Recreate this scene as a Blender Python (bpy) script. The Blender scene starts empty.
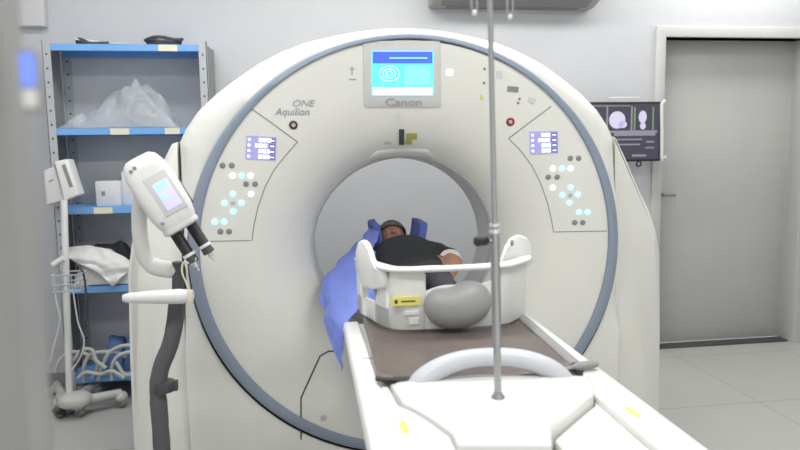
import bpy, bmesh, math, random
from mathutils import Vector, Matrix, noise

random.seed(7)
S = bpy.context.scene
COL = S.collection
PI = math.pi

# ------------------------------------------------------------------ camera
F_PX = 650.0
CAM = Vector((-0.41, -2.63, 1.425))
YAW, PITCH, ROLL = math.radians(7.9), math.radians(6.7), math.radians(-0.83)
_fw = Vector((math.sin(YAW)*math.cos(PITCH), math.cos(YAW)*math.cos(PITCH), -math.sin(PITCH)))
_r = Vector((math.cos(YAW), -math.sin(YAW), 0))
_u = _r.cross(_fw)
_c, _s = math.cos(ROLL), math.sin(ROLL)
RIGHT, UP = _r*_c + _u*_s, -_r*_s + _u*_c
cd = bpy.data.cameras.new('camera')
cam = bpy.data.objects.new('camera', cd)
COL.objects.link(cam)
M3 = Matrix((RIGHT, UP, -_fw)).transposed()
cam.matrix_world = Matrix.Translation(CAM) @ M3.to_4x4()
cd.sensor_width = 36.0
cd.lens = F_PX/800*36
cd.clip_start = 0.05
cd.dof.use_dof = True
cd.dof.focus_distance = 2.75
cd.dof.aperture_fstop = 2.5
S.camera = cam

# ------------------------------------------------------------------ world and light
W = bpy.data.worlds.new('world')
S.world = W
W.use_nodes = True
W.node_tree.nodes['Background'].inputs[0].default_value = (1.0, 0.99, 0.97, 1)
W.node_tree.nodes['Background'].inputs[1].default_value = 0.85
S.view_settings.view_transform = 'Standard'
S.view_settings.look = 'None'
S.view_settings.exposure = 0.29
S.view_settings.gamma = 1.0
S.view_settings.use_curve_mapping = False
LIGHTS = [(-1.5, 0.2, 8), (1.05, 0.4, 13), (2.45, 1.16, 12), (-1.15, -1.6, 21), (0.95, -1.6, 21), (-0.2, 0.2, 20), (2.4, -0.9, 2)]
CEIL = 2.95
for (lx, ly, w) in LIGHTS:
    ld = bpy.data.lights.new('ceiling_light_lamp', 'AREA')
    ld.shape = 'RECTANGLE'; ld.size = 1.15; ld.size_y = 0.32
    ld.energy = w; ld.color = (1.0, 0.99, 0.96)
    lo = bpy.data.objects.new('ceiling_light_lamp', ld)
    lo.location = (lx, ly, CEIL-0.06)
    COL.objects.link(lo)

# ------------------------------------------------------------------ helpers
def lin(c):
    return tuple((x/12.92 if x <= 0.04045 else ((x+0.055)/1.055)**2.4) for x in [v/255.0 for v in c])

def mat(name, rgb, rough=0.5, metal=0.0, emit=0.0, bump=0.0, bscale=40.0, var=0.0, vscale=6.0, alpha=1.0, trans=0.0, coat=0.0):
    m = bpy.data.materials.new(name)
    m.use_nodes = True
    nt = m.node_tree
    b = nt.nodes['Principled BSDF']
    c = lin(rgb)
    b.inputs['Base Color'].default_value = (*c, 1)
    b.inputs['Roughness'].default_value = rough
    b.inputs['Metallic'].default_value = metal
    b.inputs['Alpha'].default_value = alpha
    b.inputs['Transmission Weight'].default_value = trans
    b.inputs['Coat Weight'].default_value = coat
    if emit:
        b.inputs['Emission Color'].default_value = (*c, 1)
        b.inputs['Emission Strength'].default_value = emit
    tc = nt.nodes.new('ShaderNodeTexCoord')
    nz = nt.nodes.new('ShaderNodeTexNoise')
    nz.inputs['Scale'].default_value = vscale
    nz.inputs['Detail'].default_value = 4
    nt.links.new(tc.outputs['Object'], nz.inputs['Vector'])
    if not emit:
        v = max(var, 0.015)
        rp = nt.nodes.new('ShaderNodeValToRGB')
        rp.color_ramp.elements[0].position = 0.3
        rp.color_ramp.elements[1].position = 0.7
        rp.color_ramp.elements[0].color = (*[x*(1-v) for x in c], 1)
        rp.color_ramp.elements[1].color = (*[min(1, x*(1+v)) for x in c], 1)
        nt.links.new(nz.outputs['Fac'], rp.inputs['Fac'])
        nt.links.new(rp.outputs['Color'], b.inputs['Base Color'])
    if bump:
        n2 = nt.nodes.new('ShaderNodeTexNoise')
        n2.inputs['Scale'].default_value = bscale
        n2.inputs['Detail'].default_value = 5
        nt.links.new(tc.outputs['Object'], n2.inputs['Vector'])
        bp = nt.nodes.new('ShaderNodeBump')
        bp.inputs['Strength'].default_value = bump
        bp.inputs['Distance'].default_value = 0.01
        nt.links.new(n2.outputs['Fac'], bp.inputs['Height'])
        nt.links.new(bp.outputs['Normal'], b.inputs['Normal'])
    return m

M = dict(
    shell=mat('gantry_white', (234, 234, 228), 0.38),
    face=mat('gantry_face', (232, 232, 225), 0.42),
    side=mat('gantry_side', (228, 228, 221), 0.42),
    ring=mat('ring_blue_grey', (142, 154, 171), 0.4),
    gap=mat('gap_dark', (48, 50, 52), 0.7),
    seam=mat('seam_grey', (150, 150, 144), 0.7),
    tunnel=mat('tunnel_white', (216, 217, 215), 0.45),
    lip=mat('lip_grey', (196, 196, 194), 0.4),
    bezel=mat('bezel_grey', (212, 212, 209), 0.45),
    white=mat('white_plastic', (228, 228, 226), 0.35),
    couch=mat('couch_white', (224, 224, 221), 0.35),
    couch2=mat('couch_side_grey', (200, 201, 200), 0.5),
    holder=mat('holder_white', (222, 223, 219), 0.4),
    handle=mat('handle_grey', (196, 199, 205), 0.35),
    mat=mat('mat_brown', (104, 94, 91), 0.36, bump=0.5, bscale=8, var=0.22, vscale=4),
    cushion=mat('cushion_grey', (162, 163, 163), 0.42),
    blue=mat('drape_blue', (126, 144, 226), 0.75, bump=0.8, bscale=13, var=0.10, vscale=9),
    blue2=mat('headrest_blue', (92, 112, 190), 0.75, bump=0.2, bscale=20, var=0.06),
    skin=mat('skin_brown', (172, 128, 106), 0.55, var=0.05, vscale=20),
    hair=mat('hair_grey', (122, 114, 104), 0.8, var=0.25, vscale=60, bump=0.4, bscale=120),
    shirt=mat('shirt_black', (38, 42, 44), 0.85, bump=0.25, bscale=25, var=0.1),
    trousers=mat('trousers_dark', (52, 54, 60), 0.85),
    chrome=mat('steel', (168, 170, 170), 0.28, metal=0.75),
    chrome2=mat('bright_steel', (225, 226, 226), 0.2, metal=0.6),
    black=mat('black_plastic', (28, 29, 31), 0.45),
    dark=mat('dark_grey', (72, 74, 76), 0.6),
    sleeve=mat('sleeve_grey', (92, 93, 94), 0.8, bump=0.3, bscale=30, var=0.1),
    midgrey=mat('mid_grey', (140, 141, 141), 0.6),
    shelfblue=mat('shelf_blue', (118, 172, 230), 0.5, var=0.04),
    shelfgrey=mat('shelf_upright', (178, 182, 186), 0.5),
    shelfback=mat('shelf_back', (204, 205, 206), 0.65, var=0.05, vscale=3),
    tag=mat('tag_cream', (226, 222, 200), 0.7),
    linen=mat('linen', (226, 226, 224), 0.85, bump=0.3, bscale=14),
    bag=mat('clear_plastic', (224, 228, 230), 0.12, bump=1.0, bscale=8, alpha=0.24),
    card=mat('white_card', (218, 219, 222), 0.7),
    hose=mat('hose', (196, 197, 192), 0.5),
    cloth_blue=mat('cloth_blue', (84, 112, 158), 0.8),
    frame=mat('door_frame', (204, 204, 202), 0.5),
    door=mat('door_grey', (192, 192, 189), 0.5, var=0.04, vscale=1.5),
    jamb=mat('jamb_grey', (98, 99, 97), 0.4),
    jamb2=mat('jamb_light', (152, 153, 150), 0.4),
    cream=mat('cream_line', (220, 216, 180), 0.5),
    yellow=mat('sticker_yellow', (232, 226, 120), 0.6),
    olive=mat('sticker_olive', (176, 170, 92), 0.6),
    red=mat('button_red', (150, 40, 44), 0.5),
    brown=mat('button_brown', (92, 66, 60), 0.5),
    text=mat('lettering', (160, 164, 178), 0.6),
    text2=mat('lettering_pale', (168, 168, 166), 0.6),
    led=mat('button_lit_cyan', (150, 232, 255), emit=1.3),
    ledw=mat('button_lit_white', (232, 250, 255), emit=1.2),
    leddim=mat('button_pale', (178, 205, 205), 0.5),
    lcd=mat('panel_lcd', (140, 140, 188), emit=0.62),
    lcdw=mat('panel_lcd_white', (240, 240, 255), emit=1.0),
    lcdd=mat('panel_lcd_dark', (90, 92, 140), emit=0.6),
    scyan=mat('screen_cyan', (92, 214, 245), emit=0.72),
    sblue=mat('screen_blue', (66, 92, 226), emit=0.72),
    swhite=mat('screen_white', (228, 246, 255), emit=0.8),
    spale=mat('screen_pale', (120, 222, 247), emit=0.74),
    mscreen=mat('ct_screen_dark', (58, 56, 66), emit=0.55),
    mline=mat('ct_screen_grey', (120, 116, 130), emit=0.6),
    mscan=mat('ct_screen_scan', (180, 178, 200), emit=0.5),
    mgreen=mat('ct_screen_green', (96, 120, 84), emit=0.7),
    iscreen=mat('injector_lavender', (176, 172, 226), emit=0.8),
    iscreen2=mat('injector_cyan', (150, 214, 214), emit=0.8),
    blueglint=mat('glint_blue', (112, 136, 226), emit=0.6),  # emission stands in for a reflection on the jamb
    ac=mat('ac_grey', (176, 176, 174), 0.6),
    acdark=mat('ac_dark', (140, 140, 138), 0.6),
    box=mat('box_grey', (212, 212, 212), 0.6),
    whiteglint=mat('glint_white', (235, 235, 232), 0.5),  # pale lower end of the reflection put on the jamb
)

def root_of(p):
    while p.parent: p = p.parent
    return p

class MB:
    """collects shapes; build() links them as one mesh object"""
    def __init__(self): self.bm = bmesh.new(); self.mi = 0
    def _tag(self, before):
        for f in self.bm.faces:
            if f not in before: f.material_index = self.mi
    def faces(self, verts, faces):
        vs = [self.bm.verts.new(v) for v in verts]
        for f in faces:
            try:
                nf = self.bm.faces.new([vs[i] for i in f]); nf.material_index = self.mi
            except ValueError: pass
        return self
    def box(self, lo, hi, m=None):
        x0, y0, z0 = lo; x1, y1, z1 = hi
        v = [(x0,y0,z0),(x1,y0,z0),(x1,y1,z0),(x0,y1,z0),(x0,y0,z1),(x1,y0,z1),(x1,y1,z1),(x0,y1,z1)]
        if m: v = [m @ Vector(p) for p in v]
        return self.faces(v, [(0,3,2,1),(4,5,6,7),(0,1,5,4),(1,2,6,5),(2,3,7,6),(3,0,4,7)])
    def loft(self, rings, cap=True, closed=True):
        n = len(rings[0]); vs = []; fs = []
        for r in rings: vs += [Vector(p) for p in r]
        for i in range(len(rings)-1):
            for j in range(n if closed else n-1):
                a, b = i*n+j, i*n+(j+1) % n
                fs.append((a, b, b+n, a+n))
        if cap:
            fs.append(tuple(reversed(range(n)))); fs.append(tuple(range((len(rings)-1)*n, len(rings)*n)))
        return self.faces(vs, fs)
    def tube(self, path, rad, seg=12, flat=None):
        """sweep; rad a number or list; flat = (axis vector, ratio) squashes the section"""
        P = [Vector(p) for p in path]
        if not isinstance(rad, (list, tuple)): rad = [rad]*len(P)
        T = []
        for i in range(len(P)):
            a = P[max(i-1, 0)]; b = P[min(i+1, len(P)-1)]
            T.append((b-a).normalized())
        ref = Vector((0, 0, 1)) if abs(T[0].z) < 0.9 else Vector((0, 1, 0))
        n = (ref - T[0]*ref.dot(T[0])).normalized()
        rings = []
        for i in range(len(P)):
            n = (n - T[i]*n.dot(T[i])).normalized()
            bn = T[i].cross(n)
            ring = []
            for k in range(seg):
                a = 2*PI*k/seg
                d = n*math.cos(a) + bn*math.sin(a)
                if flat:
                    ax = Vector(flat[0]); d = d + ax*(d.dot(ax)*(flat[1]-1))
                ring.append(P[i] + d*rad[i])
            rings.append(ring)
        return self.loft(rings)
    def cyl(self, a, b, r0, r1=None, seg=20):
        return self.tube([a, b], [r0, r0 if r1 is None else r1], seg)
    def lathe(self, prof, origin, axis=(0, 0, 1), seg=28):
        ax = Vector(axis).normalized()
        u = ax.orthogonal().normalized(); v = ax.cross(u); O = Vector(origin)
        rings = [[O + ax*h + (u*math.cos(2*PI*k/seg) + v*math.sin(2*PI*k/seg))*max(r, 1e-4) for k in range(seg)] for (r, h) in prof]
        return self.loft(rings)
    def prism(self, poly, z0, z1, plane='XY'):
        def pt(p, h):
            return (p[0], p[1], h) if plane == 'XY' else ((p[0], h, p[1]) if plane == 'XZ' else (h, p[0], p[1]))
        return self.loft([[pt(p, z0) for p in poly], [pt(p, z1) for p in poly]])
    def ellipsoid(self, c, rx, ry, rz, m=None, nu=24, nv=16, e=1.0):
        vs = []; fs = []
        sg = lambda x: math.copysign(abs(x)**e, x)
        for i in range(nv+1):
            ph = -PI/2 + PI*i/nv
            for k in range(nu):
                t = 2*PI*k/nu
                p = Vector((rx*sg(math.cos(ph))*sg(math.cos(t)), ry*sg(math.cos(ph))*sg(math.sin(t)), rz*sg(math.sin(ph))))
                if m: p = m @ p
                vs.append(Vector(c)+p)
        for i in range(nv):
            for k in range(nu):
                a = i*nu+k; b = i*nu+(k+1) % nu
                fs.append((a, b, b+nu, a+nu))
        return self.faces(vs, fs)
    def grid(self, rows):
        n = len(rows[0]); vs = [p for r in rows for p in r]
        return self.faces(vs, [(i*n+j, i*n+j+1, (i+1)*n+j+1, (i+1)*n+j) for i in range(len(rows)-1) for j in range(n-1)])
    def build(self, name, mats, parent=None, smooth=True, bevel=0.0, bseg=2, solid=0.0, subsurf=0, remesh=0.0, offset=0.0, angle=40):
        bm = self.bm
        bmesh.ops.remove_doubles(bm, verts=bm.verts, dist=1e-5)
        if bevel or not solid: bmesh.ops.recalc_face_normals(bm, faces=bm.faces)
        if parent: o3 = Vector(root_of(parent)['_loc'])
        else:
            xs = [v.co.x for v in bm.verts]; ys = [v.co.y for v in bm.verts]; zs = [v.co.z for v in bm.verts]
            o3 = Vector(((min(xs)+max(xs))/2, (min(ys)+max(ys))/2, min(zs)))
        bmesh.ops.translate(bm, verts=bm.verts, vec=-o3)
        me = bpy.data.meshes.new(name)
        bm.to_mesh(me); bm.free()
        if not isinstance(mats, (list, tuple)): mats = [mats]
        for m in mats: me.materials.append(m)
        o = bpy.data.objects.new(name, me)
        COL.objects.link(o)
        if parent: o.parent = parent
        else: o.location = o3; o['_loc'] = tuple(o3)
        mods = False
        if solid:
            q = o.modifiers.new('solid', 'SOLIDIFY'); q.thickness = solid; q.offset = offset; mods = True
        if bevel:
            q = o.modifiers.new('bevel', 'BEVEL'); q.width = bevel; q.segments = bseg; q.limit_method = 'ANGLE'; q.angle_limit = math.radians(35); mods = True
        if remesh:
            q = o.modifiers.new('remesh', 'REMESH'); q.mode = 'VOXEL'; q.voxel_size = remesh
            q = o.modifiers.new('sm', 'SMOOTH'); q.iterations = 6; q.factor = 0.5; mods = True
        if subsurf:
            q = o.modifiers.new('sub', 'SUBSURF'); q.levels = subsurf; q.render_levels = subsurf; mods = True
        if mods:
            dg = bpy.context.evaluated_depsgraph_get()
            me2 = bpy.data.meshes.new_from_object(o.evaluated_get(dg))
            o.modifiers.clear(); o.data = me2; me2.name = name
        if smooth:
            for p in o.data.polygons: p.use_smooth = True
            try: o.data.set_sharp_from_angle(angle=math.radians(angle))
            except Exception: pass
        return o

def thing(name, label, cat, loc, group=None):
    o = bpy.data.objects.new(name, None)
    o.empty_display_size = 0.1
    COL.objects.link(o)
    o.location = loc; o['_loc'] = tuple(loc)
    return tag(o, label, cat, group)
def tag(o, label, cat=None, group=None):
    o['label'] = label
    if cat: o['category'] = cat
    if group: o['group'] = group
    return o
def struct(o): o['kind'] = 'structure'; return o

# rays through the photograph, used once to find where things stand in the room
def ray(px, py):
    return _fw + RIGHT*((px-400)/F_PX) + UP*((225-py)/F_PX)
def at_y(px, py, Y): d = ray(px, py); return CAM + d*((Y-CAM.y)/d.y)
def at_z(px, py, Z): d = ray(px, py); return CAM + d*((Z-CAM.z)/d.z)
def at_x(px, py, X): d = ray(px, py); return CAM + d*((X-CAM.x)/d.x)

def lerp_table(tab, x):
    if x <= tab[0][0]: return tab[0][1]
    for (a, va), (b, vb) in zip(tab, tab[1:]):
        if x <= b:
            t = (x-a)/(b-a); return va+(vb-va)*t
    return tab[-1][1]
def smooth_path(pts, n=8, closed=False):
    P = [Vector(p) for p in pts]; out = []
    N = len(P)
    for i in range(N if closed else N-1):
        if closed: p0, p1, p2, p3 = P[i-1], P[i], P[(i+1) % N], P[(i+2) % N]
        else: p0, p1, p2, p3 = P[max(i-1, 0)], P[i], P[i+1], P[min(i+2, N-1)]
        for k in range(n):
            t = k/n
            out.append(0.5*((2*p1)+(p2-p0)*t+(2*p0-5*p1+4*p2-p3)*t*t+(3*p1-p0-3*p2+p3)*t**3))
    if not closed: out.append(P[-1])
    return out

# ------------------------------------------------------------------ setting
YW = 1.486
def tile_mat():
    m = mat('floor_tile', (186, 186, 182), 0.42, var=0.05, vscale=1.5)
    nt = m.node_tree; b = nt.nodes['Principled BSDF']
    src = b.inputs['Base Color'].links[0].from_socket
    geo = nt.nodes.new('ShaderNodeNewGeometry')
    mp = nt.nodes.new('ShaderNodeMapping'); mp.inputs['Location'].default_value = (-0.426, 0.27, 0)
    nt.links.new(geo.outputs['Position'], mp.inputs['Vector'])
    br = nt.nodes.new('ShaderNodeTexBrick')
    br.offset = 0.0; br.inputs['Scale'].default_value = 1.0
    br.inputs['Brick Width'].default_value = 0.8; br.inputs['Row Height'].default_value = 0.8
    br.inputs['Mortar Size'].default_value = 0.0045; br.inputs['Mortar Smooth'].default_value = 0.3
    nt.links.new(mp.outputs['Vector'], br.inputs['Vector'])
    mx = nt.nodes.new('ShaderNodeMix'); mx.data_type = 'RGBA'
    nt.links.new(br.outputs['Fac'], mx.inputs['Factor'])
    nt.links.new(src, mx.inputs['A']); mx.inputs['B'].default_value = (*lin((158, 158, 155)), 1)
    nt.links.new(mx.outputs['Result'], b.inputs['Base Color'])
    return m
wallm = mat('wall_paint', (204, 206, 210), 0.6, bump=0.03, bscale=60)
ceilm = mat('ceiling_paint', (226, 226, 226), 0.7)
XL, XR, YF = -2.35, 3.45, -2.15
struct(MB().box((XL-.1, -3.6, -0.1), (XR+.1, YW+.15, 0)).build('floor', tile_mat(), smooth=False))
struct(MB().box((XL-.1, -3.6, CEIL), (XR+.1, YW+.15, CEIL+.1)).build('ceiling', ceilm, smooth=False))
# back wall with the door recess left open
DX0, DX1, DZ = 1.945, 2.985, 2.13
wb = MB()
wb.box((XL, YW, 0), (DX0, YW+.13, CEIL)); wb.box((DX0, YW, DZ), (DX1, YW+.13, CEIL)); wb.box((DX1, YW, 0), (XR, YW+.13, CEIL))
struct(wb.build('wall_back', wallm, smooth=False))
struct(MB().box((XL-.1, -3.6, 0), (XL, YW+.13, CEIL)).build('wall_left', wallm, smooth=False))
struct(MB().box((XR, -3.6, 0), (XR+.1, YW+.13, CEIL)).build('wall_right', wallm, smooth=False))
struct(MB().box((1.2, YF-.1, 0), (XR, YF, CEIL)).build('wall_front', wallm, smooth=False))
struct(MB().box((XL, YF-.1, 0), (-0.92, YF, CEIL)).build('wall_corridor', wallm, smooth=False))
# door
d1 = thing('door_1', 'flat grey door set back in its frame', 'door', (2.45, YW+.12, 0)); struct(d1)
for k in ('label', 'category'): del d1[k]
MB().box((DX0, YW+.122, 0.012), (DX1, YW+.16, DZ)).build('door_leaf', M['door'], d1, bevel=.002)
hd = MB(); hd.cyl((DX0+.07, YW+.123, 1.08), (DX0+.07, YW+.07, 1.08), .012); hd.cyl((DX0+.065, YW+.075, 1.08), (DX0+.16, YW+.075, 1.08), .01)
hd.build('door_handle', M['midgrey'], d1)
t1 = MB(); fw = .07
t1.prism([(DX0-fw, 0), (DX0-fw, DZ+fw), (DX1+fw, DZ+fw), (DX1+fw, 0), (DX1, 0), (DX1, DZ), (DX0, DZ), (DX0, 0)], YW-.018, YW+.122, 'XZ')
struct(t1.build('trim_1', M['frame'], bevel=.004))
struct(MB().box((DX0, YW+.02, 0), (DX1, YW+.122, .012)).build('trim_2', M['dark'], bevel=.004))
struct(MB().box((XL, YW-.012, 0), (DX0-fw, YW, .09)).build('baseboard_back', M['midgrey'], bevel=.003))
# jamb of the doorway the photograph is taken through
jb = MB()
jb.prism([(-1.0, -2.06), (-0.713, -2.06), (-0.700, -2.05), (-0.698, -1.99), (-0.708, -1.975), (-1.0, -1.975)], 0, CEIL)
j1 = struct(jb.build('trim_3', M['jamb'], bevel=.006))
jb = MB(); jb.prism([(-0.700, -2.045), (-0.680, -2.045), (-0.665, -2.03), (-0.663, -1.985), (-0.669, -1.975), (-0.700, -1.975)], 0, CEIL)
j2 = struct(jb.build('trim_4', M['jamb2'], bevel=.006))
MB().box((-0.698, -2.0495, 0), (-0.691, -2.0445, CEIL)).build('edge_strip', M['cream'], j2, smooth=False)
LB = thing('jamb_reflection', 'small bluish reflection put in as a glowing patch on the blurred door jamb at left edge', 'reflection', at_y(32, 90, -2.047)); c = at_y(32.5, 80, -2.047)  # bluish reflection in the jamb, put in as a glowing patch
MB().prism([(c.x-.0075, c.z-.026), (c.x+.0075, c.z-.026), (c.x+.0075, c.z+.024), (c.x-.0075, c.z+.024)], -2.054, -2.045, 'XZ').build('housing', M['jamb2'], LB, bevel=.002)  # plain backing that carries the painted reflection
MB().prism([(c.x-.006, c.z-.006), (c.x+.006, c.z-.006), (c.x+.006, c.z+.021), (c.x-.006, c.z+.021)], -2.057, -2.053, 'XZ').build('blue_glint', M['blueglint'], LB, bevel=.002)
MB().prism([(c.x-.006, c.z-.023), (c.x+.006, c.z-.023), (c.x+.006, c.z-.008), (c.x-.006, c.z-.008)], -2.057, -2.053, 'XZ').build('white_glint', M['whiteglint'], LB, bevel=.002)

# ceiling light fittings (they hold the lamps above)
for i, (lx, ly, w) in enumerate(LIGHTS):
    t = thing('ceiling_light', 'flat white rectangular ceiling light panel', 'ceiling light', (lx, ly, CEIL-.05), 'ceiling light panels')
    MB().prism([(lx-.6, ly-.18), (lx+.6, ly-.18), (lx+.6, ly+.18), (lx-.6, ly+.18)], CEIL-.045, CEIL).build('housing', M['white'], t, bevel=.004)

# air conditioner on the back wall
a0 = at_y(428, 8, YW).x; a1 = at_y(588, 0, YW).x; az = at_y(505, 10, YW).z
AC = thing('air_conditioner', 'grey wall air conditioner above the scanner, only its underside in view', 'air conditioner', ((a0+a1)/2, YW-.11, az))
MB().prism([(YW, az), (YW-.10, az-.0), (YW-.2, az+.03), (YW-.23, az+.08), (YW-.22, az+.28), (YW, az+.3)], a0, a1, 'YZ').build('casing', M['ac'], AC, bevel=.012, bseg=3)
MB().prism([(YW-.11, az-.004), (YW-.2, az+.024), (YW-.2, az+.03), (YW-.11, az+.004)], a0+.06, a1-.06, 'YZ').build('air_flap', M['acdark'], AC, bevel=.002)
MB().box((a0+.1, YW-.09, az-.004), (a1-.1, YW-.03, az+.002)).build('underside_grille', M['acdark'], AC)
# box on the wall, upper left
p = at_y(49, 28, YW)
wbx = MB().box((p.x-.2, YW-.06, p.z), (p.x, YW, p.z+.3)).build('wall_box', M['box'], bevel=.006)
tag(wbx, 'pale grey box mounted high on the wall above the blue shelves', 'wall box')

# ------------------------------------------------------------------ CT gantry
ZC, K = 1.0, 0.968
PROF = [(.403, .215), (.413, .188), (.43, .162), (.46, .128), (.50, .095), (.55, .066), (.60, .044), (.66, .025), (.72, .013), (.79, .004), (.855, 0.0)]
def rad_of(x, z): return math.sqrt(x*x + ((z-ZC)/K)**2)
def face_y(x, z):
    r = rad_of(x, z)
    if r <= .86: return lerp_table(PROF, max(r, .403))
    return lerp_table([(.855, 0), (.90, .006), (.93, .012), (1.1, .05)], r)
def face_pt(px, py):
    Y = 0.05
    for _ in range(12):
        q = at_y(px, py, Y); Y = 0.5*Y + 0.5*face_y(q.x, q.z)
    q = at_y(px, py, Y); return q
def face_n(q):
    h = .004
    dx = (face_y(q.x+h, q.z)-face_y(q.x-h, q.z))/(2*h); dz = (face_y(q.x, q.z+h)-face_y(q.x, q.z-h))/(2*h)
    return Vector((dx, -1, dz)).normalized()
def strip(mb, pts, w=.004, t=.002, step=6.0):
    Q = []
    for (a, b) in zip(pts, pts[1:]):
        n = max(1, int(math.hypot(b[0]-a[0], b[1]-a[1])/step))
        for k in range(n): Q.append((a[0]+(b[0]-a[0])*k/n, a[1]+(b[1]-a[1])*k/n))
    Q.append(pts[-1])
    P = [face_pt(*q) for q in Q]
    rings = []
    for i, q in enumerate(P):
        n = face_n(q); tg = (P[min(i+1, len(P)-1)]-P[max(i-1, 0)]).normalized(); s = n.cross(tg).normalized()*(w/2)
        rings.append([q+s+n*t, q-s+n*t, q-s-n*.004, q+s-n*.004])
    mb.loft(rings)
def patch(mb, quad, t=.003, nu=4, nv=4, back=.006):
    """raised plate following the face; quad = four photo corners tl,tr,br,bl"""
    tl, tr, br, bl = [Vector((a, b)) for a, b in quad]
    top = []; bot = []
    for i in range(nv+1):
        v = i/nv; r1 = []; r2 = []
        for j in range(nu+1):
            u = j/nu
            p = (tl*(1-u)+tr*u)*(1-v) + (bl*(1-u)+br*u)*v
            q = face_pt(p.x, p.y); n = face_n(q)
            r1.append(q+n*t); r2.append(q-n*back)
        top.append(r1); bot.append(r2)
    mb.grid(top)
    edge = [(0, j) for j in range(nu+1)] + [(i, nu) for i in range(1, nv+1)] + [(nv, j) for j in range(nu-1, -1, -1)] + [(i, 0) for i in range(nv-1, 0, -1)]
    E1 = [top[i][j] for i, j in edge]; E2 = [bot[i][j] for i, j in edge]
    mb.loft([E1, E2], cap=False)
def rect(x0, y0, x1, y1): return [(x0, y0), (x1, y0), (x1, y1), (x0, y1)]
def button(mb, px, py, r=.012, t=.006, k=1.0):
    q = face_pt(px, py); n = face_n(q)
    mb.lathe([(r, -.006), (r, t*.6), (r*.8, t), (.0001, t)], q, n, 16)

G = thing('ct_scanner_gantry', 'large white ring shaped CT scanner gantry with blue grey ring and lit control panels', 'CT scanner', (0, .4, 0))
SEG = 128
def ell(r, Y, zc=ZC, k=K, seg=SEG): return [Vector((r*math.cos(2*PI*i/seg), Y, zc + k*r*math.sin(2*PI*i/seg))) for i in range(seg)]
# front face: dished disc round the bore
fb = MB()
fb.loft([ell(r, y, ZC, K) for (r, y) in smooth_path([(a, b, 0) for a, b in PROF], 3) and [(q.x, q.y) for q in smooth_path([(a, b, 0) for a, b in PROF], 3)]] + [ell(.884, .004), ell(.884, .05)], cap=False)
fb.build('front_face', M['face'], G, angle=60)
# blue grey ring
rb = MB()
def ring_sec(ro, ri_shift): return ro
rb.loft([[Vector((.007+r*math.cos(2*PI*i/SEG), y, ZC+dz + k*r*math.sin(2*PI*i/SEG))) for i in range(SEG)] for (r, y, k, dz) in
         [(.854, .03, .987, .017), (.854, -.006, .987, .017), (.859, -.011, .986, .016), (.891, -.009, .973, .007), (.899, -.002, .974, .007), (.899, .03, .974, .007)]], cap=False)
rb.build('trim_ring', M['ring'], G, angle=60)
gb = MB(); gb.loft([ell(.893, .05, ZC-.006), ell(.893, .026, ZC-.006), ell(.922, .026, ZC-.002), ell(.922, .05, ZC-.002)], cap=False); gb.build('ring_gap', M['gap'], G)
# front shell around the ring
OUT = [(0, 1.921), (.1, 1.917), (.2, 1.905), (.3, 1.887), (.4, 1.864), (.5, 1.827), (.6, 1.777), (.7, 1.710), (.78, 1.650), (.85, 1.585), (.9, 1.515), (.926, 1.462)]
HX = .926
def outline(th):
    dx, dz = math.cos(th), math.sin(th)
    best = None
    segs = []
    P = [(-HX, 0.02)] + [(-x, z) for x, z in reversed(OUT)] + OUT[1:] + [(HX, 0.02)]
    P.append(P[0])
    for (a, b), (c_, d_) in zip(P, P[1:]):
        ex, ez = c_-a, d_-b
        den = dx*ez - dz*ex
        if abs(den) < 1e-9: continue
        t = ((a)*ez - (b-ZC)*ex)/den; u = ((a)*dz - (b-ZC)*dx)/den
        if t > 0 and -1e-6 <= u <= 1+1e-6 and (best is None or t < best): best = t
    return best
SH = 240
angs = sorted(set([2*PI*i/SH for i in range(SH)] + [math.atan2(.02-ZC, HX) % (2*PI), math.atan2(.02-ZC, -HX) % (2*PI)] + [math.atan2(z-ZC, x) % (2*PI) for x, z in OUT[-3:]] + [math.atan2(z-ZC, -x) % (2*PI) for x, z in OUT[-3:]]))
def er(th):
    r_ = .9050+.007*math.cos(th)-.0095*math.sin(th)
    return 1/math.sqrt((math.cos(th)/r_)**2 + (math.sin(th)/(r_*K))**2)
rings = []
for (f, y) in [(0, .05), (0, .016), (.04, .012), (.3, .018), (.55, .036), (.78, .064), (.92, .094), (.985, .125), (1.0, .16), (1.0, .45), (.97, .68)]:
    row = []
    for th in angs:
        a, b = er(th), outline(th)
        b = max(b, a+.004)
        yy = y
        if math.sin(th) < -0.05: yy = y if y <= .016 or y >= .4 else (.012 + (y-.012)*max(0.0, 1-(-math.sin(th)-.05)*3))
        elif f > 0 and (b-a) < .05 and y < .16: yy = .012+(y-.012)*(b-a)/.05
        r = a+(b-a)*f if y < .67 else b*f
        row.append(Vector((r*math.cos(th), yy, ZC+r*math.sin(th))))
    rings.append(row)
sb = MB(); sb.loft(rings, cap=False); sb.build('front_shell', M['shell'], G, angle=50)
# side covers
SIDE = [(.931, .012), (1.137, .012), (1.137, .26), (1.131, .6), (1.117, .95), (1.103, 1.06), (1.085, 1.14), (1.048, 1.24), (.988, 1.37), (.942, 1.457), (.931, 1.464)]
for sgn in (1, -1):
    k_ = 1.0 if sgn > 0 else 1.012
    rings = []
    for (ins, y) in [(0, .5), (0, .032), (.004, .022), (.012, .016)]:
        ring = []
        for (x, z) in SIDE:
            xx = .931 if x < .932 else x*k_-ins
            zz = z if z < 1.0 else z-ins*.6
            dy = .084*max(0, min(1, (z-1.0)/.25))
            ring.append(Vector((xx*sgn, y + (dy if y < .1 else 0), zz)))
        rings.append(ring)
    b = MB(); b.loft(rings); b.build('side_cover', M['side'], G, angle=50)
MB().box((-.925, .06, .012), (.925, .66, .10)).build('base_plinth', M['dark'], G)
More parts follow.
